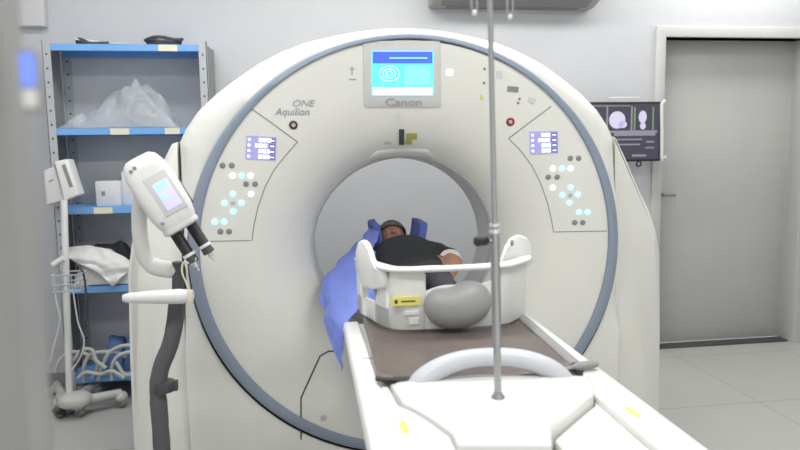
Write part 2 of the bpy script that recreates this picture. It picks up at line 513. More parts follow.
# rear body
b = MB(); b.loft([[Vector((.6*math.cos(2*PI*i/64), y, ZC+.6*K*math.sin(2*PI*i/64))) for i in range(64)] for y in (.5, .74)] + [[Vector((.55*math.cos(2*PI*i/64), .77, ZC+.55*K*math.sin(2*PI*i/64))) for i in range(64)]], cap=False)
b.build('rear_cover', M['shell'], G)
# bore
b = MB(); b.loft([ell(r, y) for r, y in [(.404, .205), (.400, .218), (.397, .23), (.393, .42)]], cap=False); b.build('bore_tunnel', M['tunnel'], G, solid=0)
b = MB(); b.loft([ell(r, y) for r, y in [(.394, .425), (.43, .52), (.47, .66), (.55, .765)]], cap=False); b.build('rear_flare', M['tunnel'], G)
b = MB(); b.loft([ell(r, y) for r, y in [(.413, .200), (.407, .191), (.400, .197), (.397, .215), (.397, .227)]], cap=False); b.build('bore_lip', M['lip'], G, angle=70)
# hood over the bore (flat shade at its top)
b = MB()
rows = []
for (dz, dy) in [(.0, -.002), (.012, -.010), (.03, -.006), (.045, .008)]:
    row = []
    for i in range(25):
        x = -.15 + .3*i/24 - .012
        e = 1-abs(i-12)/12; e = min(1, e*4)
        z0 = ZC + K*math.sqrt(.406**2-(x)**2)
        z = z0*(1-.6) + (ZC+K*.406)*.6 + dz*e - .004
        row.append(Vector((x, face_y(x, z)+dy*e+.002, z)))
    rows.append(row)
b.grid(rows); b.build('bore_hood', M['face'], G, solid=.006, subsurf=1)
# seams of the access panel, low left
b = MB(); strip(b, [(301, 441), (301, 398), (304, 391), (320, 356), (329, 351), (340, 352)], .006); b.build('access_panel_seam', M['dark'], G)
b = MB(); button(b, 323.5, 418, .014, .002); b.build('panel_lock', M['lip'], G)
# shadow line where the side covers meet the shell
for (pts) in ([(614.5, 137), (617, 165), (618.5, 200)], [(178.5, 146), (180, 175), (182, 200)]):
    q = [at_y(a, b_, .02) for a, b_ in pts]
    e_ = math.copysign(.9305, q[0].x); MB().box((e_-.002, .14, 1.2), (e_+.002, .3, 1.462)).build('cover_gap', M['gap'], G)
# main display
dp = MB(); patch(dp, [(363, 41), (440, 41), (441, 107), (364, 107)], .006, 6, 6); dp = dp.build('display_panel', M['bezel'], G, bevel=.002)
b = MB()
b.mi = 0; patch(b, rect(371.5, 51, 433, 95.5), .008)
b.mi = 1; patch(b, rect(372.5, 52, 432, 63.5), .0095)
b.mi = 2; patch(b, rect(372.5, 87, 432, 94.5), .0095)
b.mi = 3; patch(b, rect(389, 57.5, 427, 58.8), .0105, 2, 1)
b.mi = 3; patch(b, rect(404, 66, 430, 85), .0092)
b.mi = 2
for rr in (7.5, 4.6, 2.2):
    q = face_pt(389, 73.5); n = face_n(q)
    pth = [(389+rr*1.35*math.cos(a*PI/12), 73.5+rr*math.sin(a*PI/12)) for a in range(25)]
    Q = [face_pt(*w_)+n*.010 for w_ in pth]
    b.tube(Q, .0012, 6)
b.mi = 3; patch(b, rect(382, 68, 383.5, 86), .0105, 1, 2); patch(b, rect(396, 80, 398, 86), .0105, 1, 2)
b.build('screen', [M['scyan'], M['sblue'], M['swhite'], M['spale']], dp, smooth=False)

def text_obj(name, s, px, py, size, material, parent, shear=0.0, rot=0.0, depth=.0015, squeeze=1.0, align='CENTER', lift=.002):
    cu = bpy.data.curves.new(name, 'FONT'); cu.body = s; cu.size = size; cu.align_x = align; cu.align_y = 'CENTER'
    cu.extrude = depth; cu.shear = shear; cu.offset = 0.0
    tmp = bpy.data.objects.new(name, cu); COL.objects.link(tmp)
    dg = bpy.context.evaluated_depsgraph_get()
    me = bpy.data.meshes.new_from_object(tmp.evaluated_get(dg))
    bpy.data.objects.remove(tmp)
    q = face_pt(px, py); n = face_n(q)
    up = (Vector((0, 0, 1)) - n*n.z).normalized(); rt = up.cross(n).normalized()
    R = Matrix((rt, up, n)).transposed() @ Matrix.Rotation(rot, 3, 'Z')
    L = Vector(root_of(parent)['_loc'])
    for v in me.vertices:
        v.co = R @ Vector((v.co.x*squeeze, v.co.y, v.co.z)) + q + n*lift - L
    me.materials.clear(); me.materials.append(material)
    o = bpy.data.objects.new(name, me); COL.objects.link(o); o.parent = parent
    return o
text_obj('maker_lettering', 'Canon', 403.5, 102, .046, M['text2'], dp, depth=.0015, squeeze=1.25, lift=.0085)
text_obj('lettering', 'ONE', 302.5, 103.5, .036, M['text'], G, shear=.3, squeeze=1.15)
text_obj('lettering', 'Aquilion', 292, 112, .040, M['text'], G, shear=.3, squeeze=1.0)
text_obj('embossed_lettering', 'ONE', 217, 401, .085, M['side'], G, rot=-PI/2, depth=.003)
# small icon left of the display
b = MB(); strip(b, [(352, 67), (352, 75)], .005, .0015, 3); strip(b, [(349.5, 70), (352, 67), (354.5, 70)], .004, .0015, 3); strip(b, [(349, 79.5), (356, 79.5)], .006, .0015, 3); b.build('arrow_symbol', M['text2'], G)
b = MB(); patch(b, rect(446.5, 69.5, 452.5, 75.5), .003); b.build('indicator_light', M['ledw'], G, smooth=False)
b = MB(); q1 = [(397, 111), (400, 113), (400, 119), (397, 117)]; patch(b, [(395, 115), (400, 111), (400.5, 119.5), (396.5, 116.5)], .003, 2, 2); b.build('alignment_mark', M['white'], G, smooth=False)
b = MB(); patch(b, rect(399, 129, 404, 144), .006, 2, 3); b.build('laser_window', M['dark'], G)
b = MB(); patch(b, rect(406.5, 133, 417, 139), .003); patch(b, rect(405.5, 139, 412, 144), .003); b.build('laser_sticker', M['olive'], G, smooth=False)
b = MB(); patch(b, rect(384, 141, 391, 144), .003); b.build('lens_cap', M['lip'], G)
b = MB(); patch(b, [(480, 99.5), (480.7, 94), (483.2, 97), (483.8, 99.5)], .003, 2, 2); b.build('warning_sticker', M['yellow'], G, smooth=False)
b = MB(); patch(b, [(507.5, 86), (518.5, 87), (518, 92.5), (507, 91.5)], .003); b.build('type_plate', M['midgrey'], G, smooth=False)
b = MB()
for (x, y) in [(484.5, 69), (484, 83), (519.5, 99), (518, 103)]:
    b = MB(); button(b, x, y, .0055, .003); b.build('status_dot', M['midgrey'], G)
for qd in (rect(496.5, 71, 502, 78), [(529, 97), (536, 99), (534, 104), (528, 102)]):
    b = MB(); patch(b, qd, .003); b.build('pale_sticker', M['bezel'], G, smooth=False)
for (x, y, m) in [(293.3, 125, 'brown'), (510.3, 121.8, 'red')]:
    b = MB(); button(b, x, y, .0175, .006); e = b.build('emergency_button', M[m], G)
    b = MB(); button(b, x, y, .008, .013); b.build('button_cap', M['lip'], e)
# control panels
PANELS = [
    ('L', [(249, 107), (273, 124), (297.5, 142)], [(297.5, 142), (286, 155), (274, 170), (265, 187), (258, 207), (254, 225), (252, 240.5), (204, 241.5)],
     [(246.5, 135.5), (276.5, 137), (275.5, 160.5), (245.5, 159)],
     [(222.6, 165.5), (231.7, 165.5), (246, 184), (255, 184), (220.4, 231.5), (229, 231.5)],
     [(241.5, 175.7), (232.8, 194), (224.5, 203), (241.5, 203), (233.2, 211.5), (214.7, 221.7), (224, 221.7)],
     [(232.5, 175.7), (250.6, 175.7), (251, 194)], (233, 203)),
    ('R', [(551, 106.5), (529, 123), (508.5, 138.5)], [(508.5, 138.5), (521, 151), (532, 166), (541, 184), (547.5, 203), (551.5, 220), (553.5, 232), (607, 231)],
     [(529.5, 131.5), (557.5, 131), (558, 153), (530, 154)],
     [(570.2, 158.3), (578.5, 158.3), (548.3, 177), (557, 177), (574.7, 222.5), (582.6, 222.5)],
     [(562, 168.5), (570.6, 187.4), (562.3, 195), (577.7, 194.5), (569.4, 202.8), (578.9, 212.3), (587.5, 212.3)],
     [(552.8, 168.5), (570.6, 168.5), (552.8, 187.7)], (570.4, 195))]
for (nm, l1, l2, scr, darkb, litb, whiteb, dim) in PANELS:
    b = MB(); strip(b, l1, .005, .0012); strip(b, l2, .0042, .0012)
    cp = b.build('control_panel_seam' if False else 'control_panel', M['seam'], G)
    b = MB(); patch(b, scr, .004); 
    tl, tr, br, bl = [Vector(q) for q in scr]
    def sq(u0, v0, u1, v1):
        f = lambda u, v: tuple((tl*(1-u)+tr*u)*(1-v)+(bl*(1-u)+br*u)*v)
        return [f(u0, v0), f(u1, v0), f(u1, v1), f(u0, v1)]
    b.mi = 1
    for r in range(4):
        v = .08+.235*r
        patch(b, sq(.06, v+.03, .14, v+.13), .0055, 1, 1)
        x = .30 if r == 1 else .42
        while x < .70:
            w_ = .09+.07*random.random(); patch(b, sq(x, v, x+w_, v+.16), .0055, 1, 1); x += w_+.03
        b.mi = 2; patch(b, sq(.76, v-.02, .97, v+.18), .005, 1, 1); b.mi = 1
        patch(b, sq(.80, v+.06, .93, v+.11), .0062, 1, 1)
    b.build('display', [M['lcd'], M['lcdw'], M['lcdd']], cp, smooth=False)
    for (lst, mm) in ((darkb, 'midgrey'), (litb, 'led'), (whiteb, 'ledw'), ([dim], 'leddim')):
        for (x, y) in lst:
            b = MB(); button(b, x, y, .0115 if mm != 'leddim' else .009, .004); b.build('button', M[mm], cp)

# ------------------------------------------------------------------ patient couch
ZR = .81
def cx(px, py, z=ZR): p = at_z(px, py, z); return (p.x, p.y)
YE = -1.78
def lx(y): return -.302
def rx(y): return .380
C = thing('patient_couch', 'long white patient couch reaching into the scanner bore', 'patient couch', (.05, -1.0, 0))
b = MB()
def rail(side):
    b = MB(); rings = []
    for y, w in [(-.345, .052), (-.6, .055), (-.98, .058), (-1.08, .10), (-1.3, .10), (YE, .10)]:
        if side < 0: x0 = lx(y); s = 1
        else: x0 = rx(y); s = -1
        wi = w if side > 0 or y > -1.0 else .07
        rings.append([Vector(p) for p in [(x0+s*.006, y, ZR), (x0, y, ZR-.006), (x0-s*.004, y, ZR-.028), (x0+s*.006, y, ZR-.034), (x0+s*.004, y, ZR-.075), (x0+s*.02, y, ZR-.09), (x0+s*wi, y, ZR-.09), (x0+s*wi, y, ZR-.004), (x0+s*(wi-.004), y, ZR)]])
    b.loft(rings); return b.build('side_rail', M['couch'], C, bevel=.003)
rail(-1); rail(1)
MB().prism([(-.245, -.99), (.325, -.99), (.325, -.3), (-.245, -.3)], ZR-.08, ZR-.022).build('table_frame', M['couch'], C, bevel=.004)
# cradle board running on through the bore
b = MB(); rings = []
for y in (-.98, -.4, .2, .95):
    row = [(.04+.21*t, y, ZR-.032+(.028*t*t if y > .1 else .004*t*t)) for t in [k/8-1 for k in range(17)]]
    row2 = [(.04+.20*t, y, ZR-.06+(.028*t*t if y > .1 else .004*t*t)) for t in [1-k/8 for k in range(17)]]
    rings.append([Vector(q) for q in row+row2])
b.loft(rings); b.build('cradle_board', M['couch'], C)
MB().prism([(-.18, -1.7), (.22, -1.7), (.22, -.5), (-.18, -.5)], ZR-.24, ZR-.08).build('carriage', M['couch2'], C, bevel=.02, bseg=3)
MB().prism([(-.08, -1.55), (.16, -1.55), (.16, -.7), (-.08, -.7)], .06, ZR-.22).build('pedestal', M['couch2'], C, bevel=.02, bseg=3)
MB().prism([(-.16, -1.75), (.24, -1.75), (.24, -.5), (-.16, -.5)], 0.0, .07).build('foot_plate', M['dark'], C, bevel=.01)
# deck plates and end cover: the cover is the hump between them
sL = [cx(403, 405), cx(414, 409.5), cx(430, 419), cx(452, 435), cx(458, 447)]
sR = [cx(595, 391), cx(593, 397), cx(583, 405), cx(566, 419), cx(552, 431), cx(552, 447)]
MB().prism([(-.24, YE), (.30, YE), (.30, -1.0), (-.24, -1.0)], ZR-.10, ZR-.085).build('track_slot', M['black'], C)
g = .007
left = [(-.24, cx(388, 386)[1]), (cx(388, 386)[0], cx(388, 386)[1]-.002), (sL[0][0]-.012, sL[0][1]+.006)] + [(x-g, y-g) for x, y in sL] + [(sL[-1][0]-.004, YE), (-.24, YE)]
MB().prism(left, ZR-.075, ZR-.001).build('deck_plate', M['couch'], C, bevel=.002)
right = [(min(.279, x+g*.6), y-g) for x, y in sR[:-1]] + [(sR[-2][0]+g*.6, YE), (.2795, YE)]
MB().prism(right, ZR-.095, ZR-.018).build('deck_plate', M['couch'], C, bevel=.004)
cov = [cx(390, 385), cx(396, 394)] + sL + list(reversed(sR)) + [cx(592, 378.5), cx(560, 378), cx(490, 377), cx(425, 381)]
b = MB(); ctr = Vector((.05, -1.15)); rings = []
for (f, dz) in [(1.0, -.08), (1.0, -.004), (.99, .002), (.94, .010), (.8, .017), (.55, .023), (.2, .026)]:
    rings.append([Vector((ctr.x+(x-ctr.x)*f, ctr.y+(y-ctr.y)*f, ZR+dz)) for x, y in cov])
b.loft(rings); b.build('end_cover', M['couch'], C, angle=30)
# arch handle
pa = at_z(417, 384, ZR); pb = at_z(562, 379, ZR); pm = at_y(489, 355, (pa.y+pb.y)/2)
pth = []
for i in range(33):
    t = i/32; x = pa.x+(pb.x-pa.x)*t; y = pa.y+(pb.y-pa.y)*t
    h = (1-abs(2*t-1)**2.3)**.75
    pth.append(Vector((x, y-.012+.012*h, ZR-.005 + (pm.z-ZR)*h)))
rad = [.030-.007*(1-abs(2*i/32-1)**2) for i in range(33)]
MB().tube(pth, rad, 16, ((0, 1, 0), 1.25)).build('arch_handle', M['handle'], C)
for (px, py) in [(404, 428), (633, 413)]:
    q = at_z(px, py, ZR-.002)
    o = MB().prism([(q.x-.007, q.y-.03), (q.x+.009, q.y-.026), (q.x+.007, q.y+.03), (q.x-.009, q.y+.024)], ZR-.004, ZR+.0012).build('yellow_mark', M['yellow'], C, smooth=False)
# dark marks on the left rail
q = at_z(368, 358, ZR); MB().box((q.x-.018, q.y-.002, ZR-.003), (q.x+.012, q.y+.002, ZR+.0008)).build('rail_joint', M['midgrey'], C, smooth=False)

# padded mat on the couch
q0, q1, q2, q3 = cx(362, 319), cx(379, 384), cx(579, 370), cx(522, 319)
b = MB(); rows = []
for i in range(25):
    v = i/24; row = []
    for j in range(33):
        u = j/32
        x = (q0[0]*(1-u)+q3[0]*u)*(1-v) + (q1[0]*(1-u)+q2[0]*u)*v
        y = (-.30)*(1-v) + (q1[1]*(1-u)+q2[1]*u)*v - .012*math.sin(u*PI)*v
        e = abs(2*u-1)
        z = ZR-.004+.0*e + .012*max(0, (e-.82)/.18) + .005*noise.noise(Vector((x*7, y*7, 1.3))) + .003*noise.noise(Vector((x*20, y*5, 4)))
        if v > .93: z += .010*math.sin((v-.93)/.07*PI)*(.4+.6*(e > .7))
        row.append(Vector((x, y, z)))
    rows.append(row)
b.grid(rows)
cm = thing('couch_mat', 'worn dark brown padded mat lying on the patient couch', 'mat', (.05, -.6, ZR))
b.build('pad', M['mat'], cm, solid=.014, subsurf=1)
b = MB(); b.tube(smooth_path([Vector((q1[0]-.006, q1[1]+.01, ZR+.012)), Vector((q1[0]+.04, q1[1]-.012, ZR+.012)), Vector((q1[0]+.085, q1[1]-.01, ZR+.008))], 6), [.008]*6+[.013]*6+[.006], 10, ((0, 0, 1), .8))
b.build('rolled_edge', M['black'], cm)
b = MB(); b.tube(smooth_path([Vector((q2[0]-.07, q2[1]-.012, ZR+.004)), Vector((q2[0]+.005, q2[1]-.006, ZR+.015)), Vector((q2[0]+.055, q2[1]+.0, ZR+.013))], 6), [.006]*5+[.014]*5+[.012, .010, .004], 10, ((0, 0, 1), .8))
b.build('side_flap', M['midgrey'], cm)
b = MB(); rr = []
for i in range(9):
    t = i/8; x = q3[0]*(1-t)+q2[0]*t; y = -.36*(1-t)+(q2[1]+.01)*t
    rr.append(Vector((x-.004, y, ZR+.011)))
b.tube(rr, .018, 10, ((0, 0, 1), .6)); b.build('side_piping', M['midgrey'], cm)

# ------------------------------------------------------------------ white positioning support on the couch
ZB = ZR+.012
H = thing('positioning_support', 'white tray shaped positioning support standing across the couch', 'positioning support', (.05, -.48, ZB))
foot = [(-.245, -.25), (-.212, -.36), (-.185, -.44), (-.155, -.505), (-.12, -.53), (-.04, -.54), (.08, -.54), (.225, -.53), (.29, -.485), (.355, -.405), (.37, -.28)]
P = [Vector((q.x, q.y, 0)) for q in smooth_path([(x, y, 0) for x, y in foot], 6)]
def wall_seg(i0, i1, zt, zb=ZB, th=.014, outw=0.0):
    outer = []; inner = []
    for i in range(i0, i1+1):
        tg = (P[min(i+1, len(P)-1)]-P[max(i-1, 0)]).normalized(); n = Vector((tg.y, -tg.x, 0))
        outer.append((P[i], n))
    rings = []
    for p, n in outer:
        t = zt(p) if callable(zt) else zt
        rings.append([p+n*(outw)+Vector((0, 0, zb)), p+n*outw*1.0+Vector((0, 0, t)), p-n*th+Vector((0, 0, t)), p-n*th+Vector((0, 0, zb))])
    return rings
N = len(P)-1
# left wall with an opening in it, front box, low front under the cushion, right wall
iA = 3*6; iB = 5*6; iC = 7*6
b = MB(); b.loft(wall_seg(0, iA, ZB+.07)); b.loft(wall_seg(0, iA, 1.02, 1.0)); b.loft(wall_seg(0, 4, 1.02)); b.loft(wall_seg(10, iA, 1.02)); b.build('left_wall', M['holder'], H, bevel=.003)
b = MB(); b.loft(wall_seg(iA, iB, 1.02)); b.build('front_box', M['holder'], H, bevel=.003)
b = MB(); b.box((-.045, -.535, ZB), (-.035, -.40, 1.01)); b.build('box_side', M['holder'], H, bevel=.002)
b = MB(); b.loft(wall_seg(iB, iC, lambda p: ZB+.128+.035*(p.x+.04)/.26+.010*math.sin((p.x+.04)/.26*PI*2.2))); b.build('low_front', M['holder'], H, bevel=.003)
b = MB(); b.loft(wall_seg(iC, N, 1.02)); b.box((.222, -.52, ZB), (.232, -.42, 1.0)); b.build('right_wall', M['holder'], H, bevel=.003)
# rim: thin lip along the top
b = MB(); rings = []
for i in range(2, N-1):
    tg = (P[i+1]-P[i-1]).normalized(); n = Vector((tg.y, -tg.x, 0)); p = P[i]
    w = .016+.012*noise.noise(p*9)*.3 + (.008*math.exp(-((p.x-.2)/.05)**2) + .008*math.exp(-((p.x+.02)/.04)**2))
    rings.append([p+n*.014+Vector((0, 0, 1.018)), p+n*.022+Vector((0, 0, 1.026)), p+n*.018+Vector((0, 0, 1.034)), p-n*(w+.01)+Vector((0, 0, 1.034)), p-n*(w+.01)+Vector((0, 0, 1.018))])
b.loft(rings); b.build('rim', M['white'], H, bevel=.003)
# wings
def wing(pts, name, Yoff):
    b = MB(); b.loft([[Vector((x, y, z)) for x, y, z in pts], [Vector((x+Yoff[0], y+Yoff[1], z)) for x, y, z in pts]])
    return b.build(name, M['white'], H, bevel=.008, bseg=3)
wp = [at_y(px, py, Y) for px, py, Y in [(385, 272, -.50), (376, 267, -.47), (371, 260, -.44), (368, 250, -.42), (365, 243, -.40), (361, 239.5, -.38), (357, 242, -.37), (354.5, 252, -.36), (354.5, 266, -.36), (357, 280, -.36), (363, 288, -.38), (372, 290, -.44), (385, 288, -.50)]]
wing(wp, 'left_wing', (.022, .012))
wp = [at_y(px, py, Y) for px, py, Y in [(500, 270, -.46), (503, 258, -.45), (507, 246, -.42), (512, 238.5, -.40), (519, 235, -.385), (527, 237, -.375), (532, 244, -.37), (533.5, 254, -.37), (533, 263, -.37), (528, 268, -.375)]]
wing(wp, 'right_wing', (-.004, .024))
b = MB(); q = at_y(512, 243, -.44); b.ellipsoid(q, .006, .008, .012); b.build('wing_catch', M['midgrey'], H)
# label
b = MB(); q0, q1 = at_y(391, 298, -.546), at_y(421, 305, -.546)
b.mi = 0; b.box((q0.x, -.5445, q1.z), (q1.x, -.530, q0.z))
b.mi = 1; b.box((q0.x+.012, -.5452, q1.z+.008), (q0.x+.022, -.54, q0.z-.008)); b.box((q0.x+.034, -.5452, (q0.z+q1.z)/2-.0025), (q1.x-.018, -.54, (q0.z+q1.z)/2+.0025))
b.build('warning_label', [M['yellow'], M['dark']], H, smooth=False)
b = MB(); q = at_y(403, 313, -.544)
for (x0, y0, x1, y1) in [(404, 312, 419, 314.5), (409, 318.5, 419, 324)]:
    u0, u1 = at_y(x0, y0, -.545), at_y(x1, y1, -.545); b.box((u0.x, -.5435, u1.z), (u1.x, -.53, u0.z))
b.build('small_label', M['white'], H, smooth=False)

# grey cushion in the front opening
cc = at_y(457.5, 304, -.54)
b = MB(); b.ellipsoid(cc, .116, .065, .081, Matrix.Rotation(math.radians(-6), 3, 'Y'), 36, 24, .88)
for v in b.bm.verts:
    d = v.co-cc
    if d.z > .02: v.co.z -= .020*math.exp(-((d.x+.03)/.05)**2)*(d.z/.08)
    if d.z < 0: v.co.x = cc.x + (d.x)*(1-.10*(-d.z/.09)) 
    v.co.z = max(v.co.z, ZR+.008)
o = b.build('cushion', M['cushion'], smooth=True)
tag(o, 'smooth rounded grey cushion bulging from the front of the white support', 'cushion')

# ------------------------------------------------------------------ headrest and drape
b = MB(); rings = []
for y in (.42, .46, .62, .68):
    s = .94 if y in (.42, .68) else 1.0
    outer = []; inner = []
    for k in range(17):
        a = PI + PI*k/16
        hx = .125*math.cos(a)*s; 
        outer.append(Vector((.015+hx*1.12, y, .94+.09*math.sin(a)*s + 0.125*abs(math.cos(a))**4)))
        inner.append(Vector((.015+hx*.80, y, .965+.072*math.sin(a) + .105*abs(math.cos(a))**5)))
    rings.append(outer+list(reversed(inner)))
b.loft(rings); o = b.build('headrest', M['blue2'], bevel=.008, bseg=3)
tag(o, 'blue covered headrest with raised sides around the patient head', 'headrest')

rowsD = [
    [(386, 302, -.235), (362, 306, -.25), (350, 314, -.262), (343.5, 330, -.30), (342, 352, -.30), (338.5, 372, -.30)],
    [(384, 290, -.16), (360, 294, -.17), (346, 304, -.20), (337, 320, -.24), (334, 338, -.25), (331, 352, -.25)],
    [(374, 275, -.05), (356, 281, -.06), (340, 290, -.08), (330, 304, -.11), (327, 318, -.13), (326, 331, -.14)],
    [(374, 260, .08), (354, 264, .06), (342, 271, .04), (330, 282, .01), (324, 294, -.02), (322, 306, -.04)],
    [(373, 246, .22), (360, 251, .20), (348, 257, .18), (336, 265, .15), (326, 276, .10), (319.5, 287, .05)],
    [(375, 234, .36), (368, 241, .35), (358, 246, .34), (349, 252, .31), (340, 259, .27), (330, 269, .22)],
    [(377, 224, .46), (372, 228, .46), (366, 233, .45), (361, 238, .43), (356, 243, .40), (350, 249, .36)]]
RW = [[at_y(*q) for q in r] for r in rowsD]
cols = [smooth_path([RW[i][j] for i in range(len(RW))], 6) for j in range(6)]
rows = []
for i in range(len(cols[0])):
    line = smooth_path([cols[j][i] for j in range(6)], 6)
    rows.append([p + Vector((1, -.6, .3)).normalized()*(.028*noise.noise(Vector((p.x*14, p.y*9, p.z*9))) + .020*noise.noise(p*26) + .016*abs(noise.noise(Vector((p.y*20, p.z*9, 3))))) for p in line])
b = MB(); b.grid(rows); o = b.build('drape', M['blue'], solid=.004, subsurf=1)
tag(o, 'crumpled bright blue drape hanging off the left side of the couch', 'drape')

# ------------------------------------------------------------------ patient
PT = thing('person', 'person lying on back inside the scanner in a dark short sleeved shirt', 'person', (.02, .1, ZR+.02))
hc = at_y(392.5, 239.5, .54); hx, hy, hz = hc.x, hc.y, hc.z
ZP = ZR+.03
b = MB()
# head: skull, jaw, nose, ears, brow; lying with the face up, crown away from the camera
b.ellipsoid((hx, hy+.012, hz-.008), .066, .088, .074)
b.ellipsoid((hx, hy-.045, hz+.012), .047, .052, .052)
b.ellipsoid((hx, hy-.085, hz+.018), .022, .02, .024)
b.tube([(hx, hy+.005, hz+.062), (hx, hy-.012, hz+.074), (hx, hy-.026, hz+.082), (hx, hy-.03, hz+.066)], [.006, .008, .013, .008], 8)
for s in (-1, 1):
    b.ellipsoid((hx+s*.067, hy-.005, hz-.004), .008, .018, .026)
    b.ellipsoid((hx+s*.027, hy+.008, hz+.060), .014, .010, .007)
b.ellipsoid((hx, hy-.052, hz+.056), .022, .009, .008)
rt_ = Matrix.Rotation(math.radians(38), 3, 'X'); hcv = Vector((hx, hy, hz))
for v in b.bm.verts: v.co = hcv + rt_ @ (v.co-hcv)
# neck and trunk
b.tube(smooth_path([(hx, hy-.03, hz-.035), (hx+.004, .41, ZP+.095), (.02, .36, ZP+.085)], 5), [.05]*5+[.052]*6, 16)
trunk = [(.38, .085, .05, .10), (.33, .125, .072, .10), (.26, .135, .090, .098), (.15, .135, .086, .09), (.05, .125, .076, .08), (-.04, .115, .062, .068), (-.10, .105, .055, .065)]
b.loft([[Vector((.03+rx_*math.cos(2*PI*k/24), y, ZP+zc_+rz_*math.sin(2*PI*k/24))) for k in range(24)] for y, rx_, rz_, zc_ in trunk])
# legs, knees a little bent, feet inside the support
for s in (-1, 1):
    b.tube(smooth_path([(.02+s*.06, -.06, ZP+.058), (.02+s*.065, -.2, ZP+.060), (.02+s*.065, -.32, ZP+.05), (.03+s*.07, -.40, ZP+.035)], 5), [.054]*5+[.046]*5+[.036]*5+[.03], 14)
    b.ellipsoid((.03+s*.07, -.42, ZP+.05), .03, .028, .045)
# left arm (right in the picture): elbow out, forearm back along the hip
def arm(sh, el, wr, hand_dir, palm_n):
    b.tube(smooth_path([sh, el], 6), [.044, .043, .042, .041, .040, .038, .036], 14)
    b.tube(smooth_path([el, wr], 6), [.036, .036, .034, .031, .028, .025, .022], 14)
    b.ellipsoid(el, .037, .037, .037)
    d = Vector(hand_dir).normalized(); n = Vector(palm_n).normalized(); s_ = d.cross(n).normalized(); wr = Vector(wr)
    R = Matrix((s_, d, n)).transposed()
    b.ellipsoid(wr+d*.04, .034, .045, .014, R, 16, 10)
    for k, (o_, ln) in enumerate([(-.026, .052), (-.009, .062), (.009, .058), (.026, .045)]):
        base = wr+d*.07+s_*o_
        b.tube([base, base+d*ln*.45+n*-.004, base+d*ln*.78-n*.014, base+d*ln*.92-n*.026], [.0092, .0088, .008, .0065], 8)
    base = wr+d*.025-s_*.03
    b.tube([base, base+d*.02-s_*.018-n*.006, base+d*.045-s_*.022-n*.014], [.011, .010, .008], 8)
eL = at_y(454, 263, .04); wL = at_y(442, 284, -.16)
arm((.155, .31, ZP+.09), eL, wL, wL-eL, (0, 0, 1))
arm((-.10, .31, ZP+.08), (-.165, .08, ZP+.065), (-.14, -.10, ZP+.06), (0.1, -1, 0), (0, 0, 1))
body = b.build('body', M['skin'], PT, remesh=.006)
# hair cap
b = MB(); b.ellipsoid((hx, hy+.016, hz-.006), .074, .093, .082, None, 32, 24)
bmesh.ops.delete(b.bm, geom=[v for v in b.bm.verts if (v.co.z > hz-.01 and v.co.y < hy+.024) or v.co.y < hy-.03], context='VERTS')
for v in b.bm.verts: v.co = hcv + rt_ @ (v.co-hcv)
b.build('hair', M['hair'], PT, solid=.008, subsurf=1)
# shirt: trunk and short sleeves
b = MB()
tr = [(.415, .060, .046, .105)] + [(y, rx_+.012, rz_+.012, zc_) for y, rx_, rz_, zc_ in trunk]
b.loft([[Vector((.015+rx_*math.cos(2*PI*k/28), y, ZP+zc_+rz_*math.sin(2*PI*k/28))) for k in range(28)] for y, rx_, rz_, zc_ in tr])
sl = Vector((.155, .31, ZP+.09)); e2 = sl + (eL-sl)*.80
b.tube(smooth_path([(.06, .325, ZP+.10), sl, sl+(e2-sl)*.5+Vector((-.01, 0, .006)), e2], 5), [.066]*5+[.062]*5+[.058]*5+[.052], 16)
b.tube(smooth_path([(.02, .325, ZP+.09), (-.10, .31, ZP+.085), (-.155, .12, ZP+.07)], 5), [.064]*5+[.058]*5+[.05], 16)
for v in b.bm.verts: v.co += Vector((0, 0, 1))*.006*noise.noise(v.co*17)
b.build('shirt', M['shirt'], PT, remesh=.008)
b = MB()
b.loft([[Vector((.03+rx_*math.cos(2*PI*k/24), y, ZP+zc_+rz_*math.sin(2*PI*k/24))) for k in range(24)] for y, rx_, rz_, zc_ in [(.0, .122, .068, .07), (-.05, .128, .07, .068), (-.11, .118, .066, .065)]])
for s in (-1, 1):
    b.tube(smooth_path([(.02+s*.06, -.06, ZP+.058), (.02+s*.065, -.2, ZP+.060), (.02+s*.065, -.32, ZP+.05), (.03+s*.07, -.385, ZP+.045)], 5), [.06]*5+[.052]*5+[.043]*5+[.037], 14)
b.build('trousers', M['trousers'], PT, remesh=.008)
# white band above the elbow
dv = (eL-sl).normalized(); q = sl+(eL-sl)*.80
b = MB(); b.tube([q-dv*.001, q+dv*.006], .0540, 20); b.build('sleeve_cuff', M['white'], PT)

# ------------------------------------------------------------------ IV pole planted in the end cover
pb_ = at_z(498, 397, ZR+.027); 
def pole_at(py, px): 
    return at_y(px, py, pb_.y)
topd = (pole_at(0, 490)-pb_); topd = topd/topd.z
def pp(z): return pb_ + topd*(z-pb_.z)
IV = thing('iv_pole', 'tall steel drip pole planted in the couch end cover', 'drip pole', pb_)
MB().cyl(pp(pb_.z-.01), pp(1.98), .0062, None, 14).build('pole', M['chrome'], IV)
zc0 = pole_at(228, 494.5).z; zc1 = pole_at(345, 498).z
MB().cyl(pp(zc1), pp(zc0), .0108, None, 16).build('outer_tube', M['chrome'], IV)
MB().cyl(pp(pb_.z), pp(zc1), .0088, None, 16).build('lower_tube', M['chrome'], IV)
b = MB(); b.cyl(pp(zc0-.012), pp(zc0-.002), .0128); b.cyl(pp(zc0+.003), pp(zc0+.010), .0125); b.build('collar', M['chrome2'], IV)
b = MB(); b.lathe([(.016, 0), (.016, .006), (.011, .012), (.011, .016)], pb_-Vector((0, 0, .004)), (0, 0, 1)); b.build('base_socket', M['chrome'], IV)
k0 = pp(pole_at(240, 494).z)
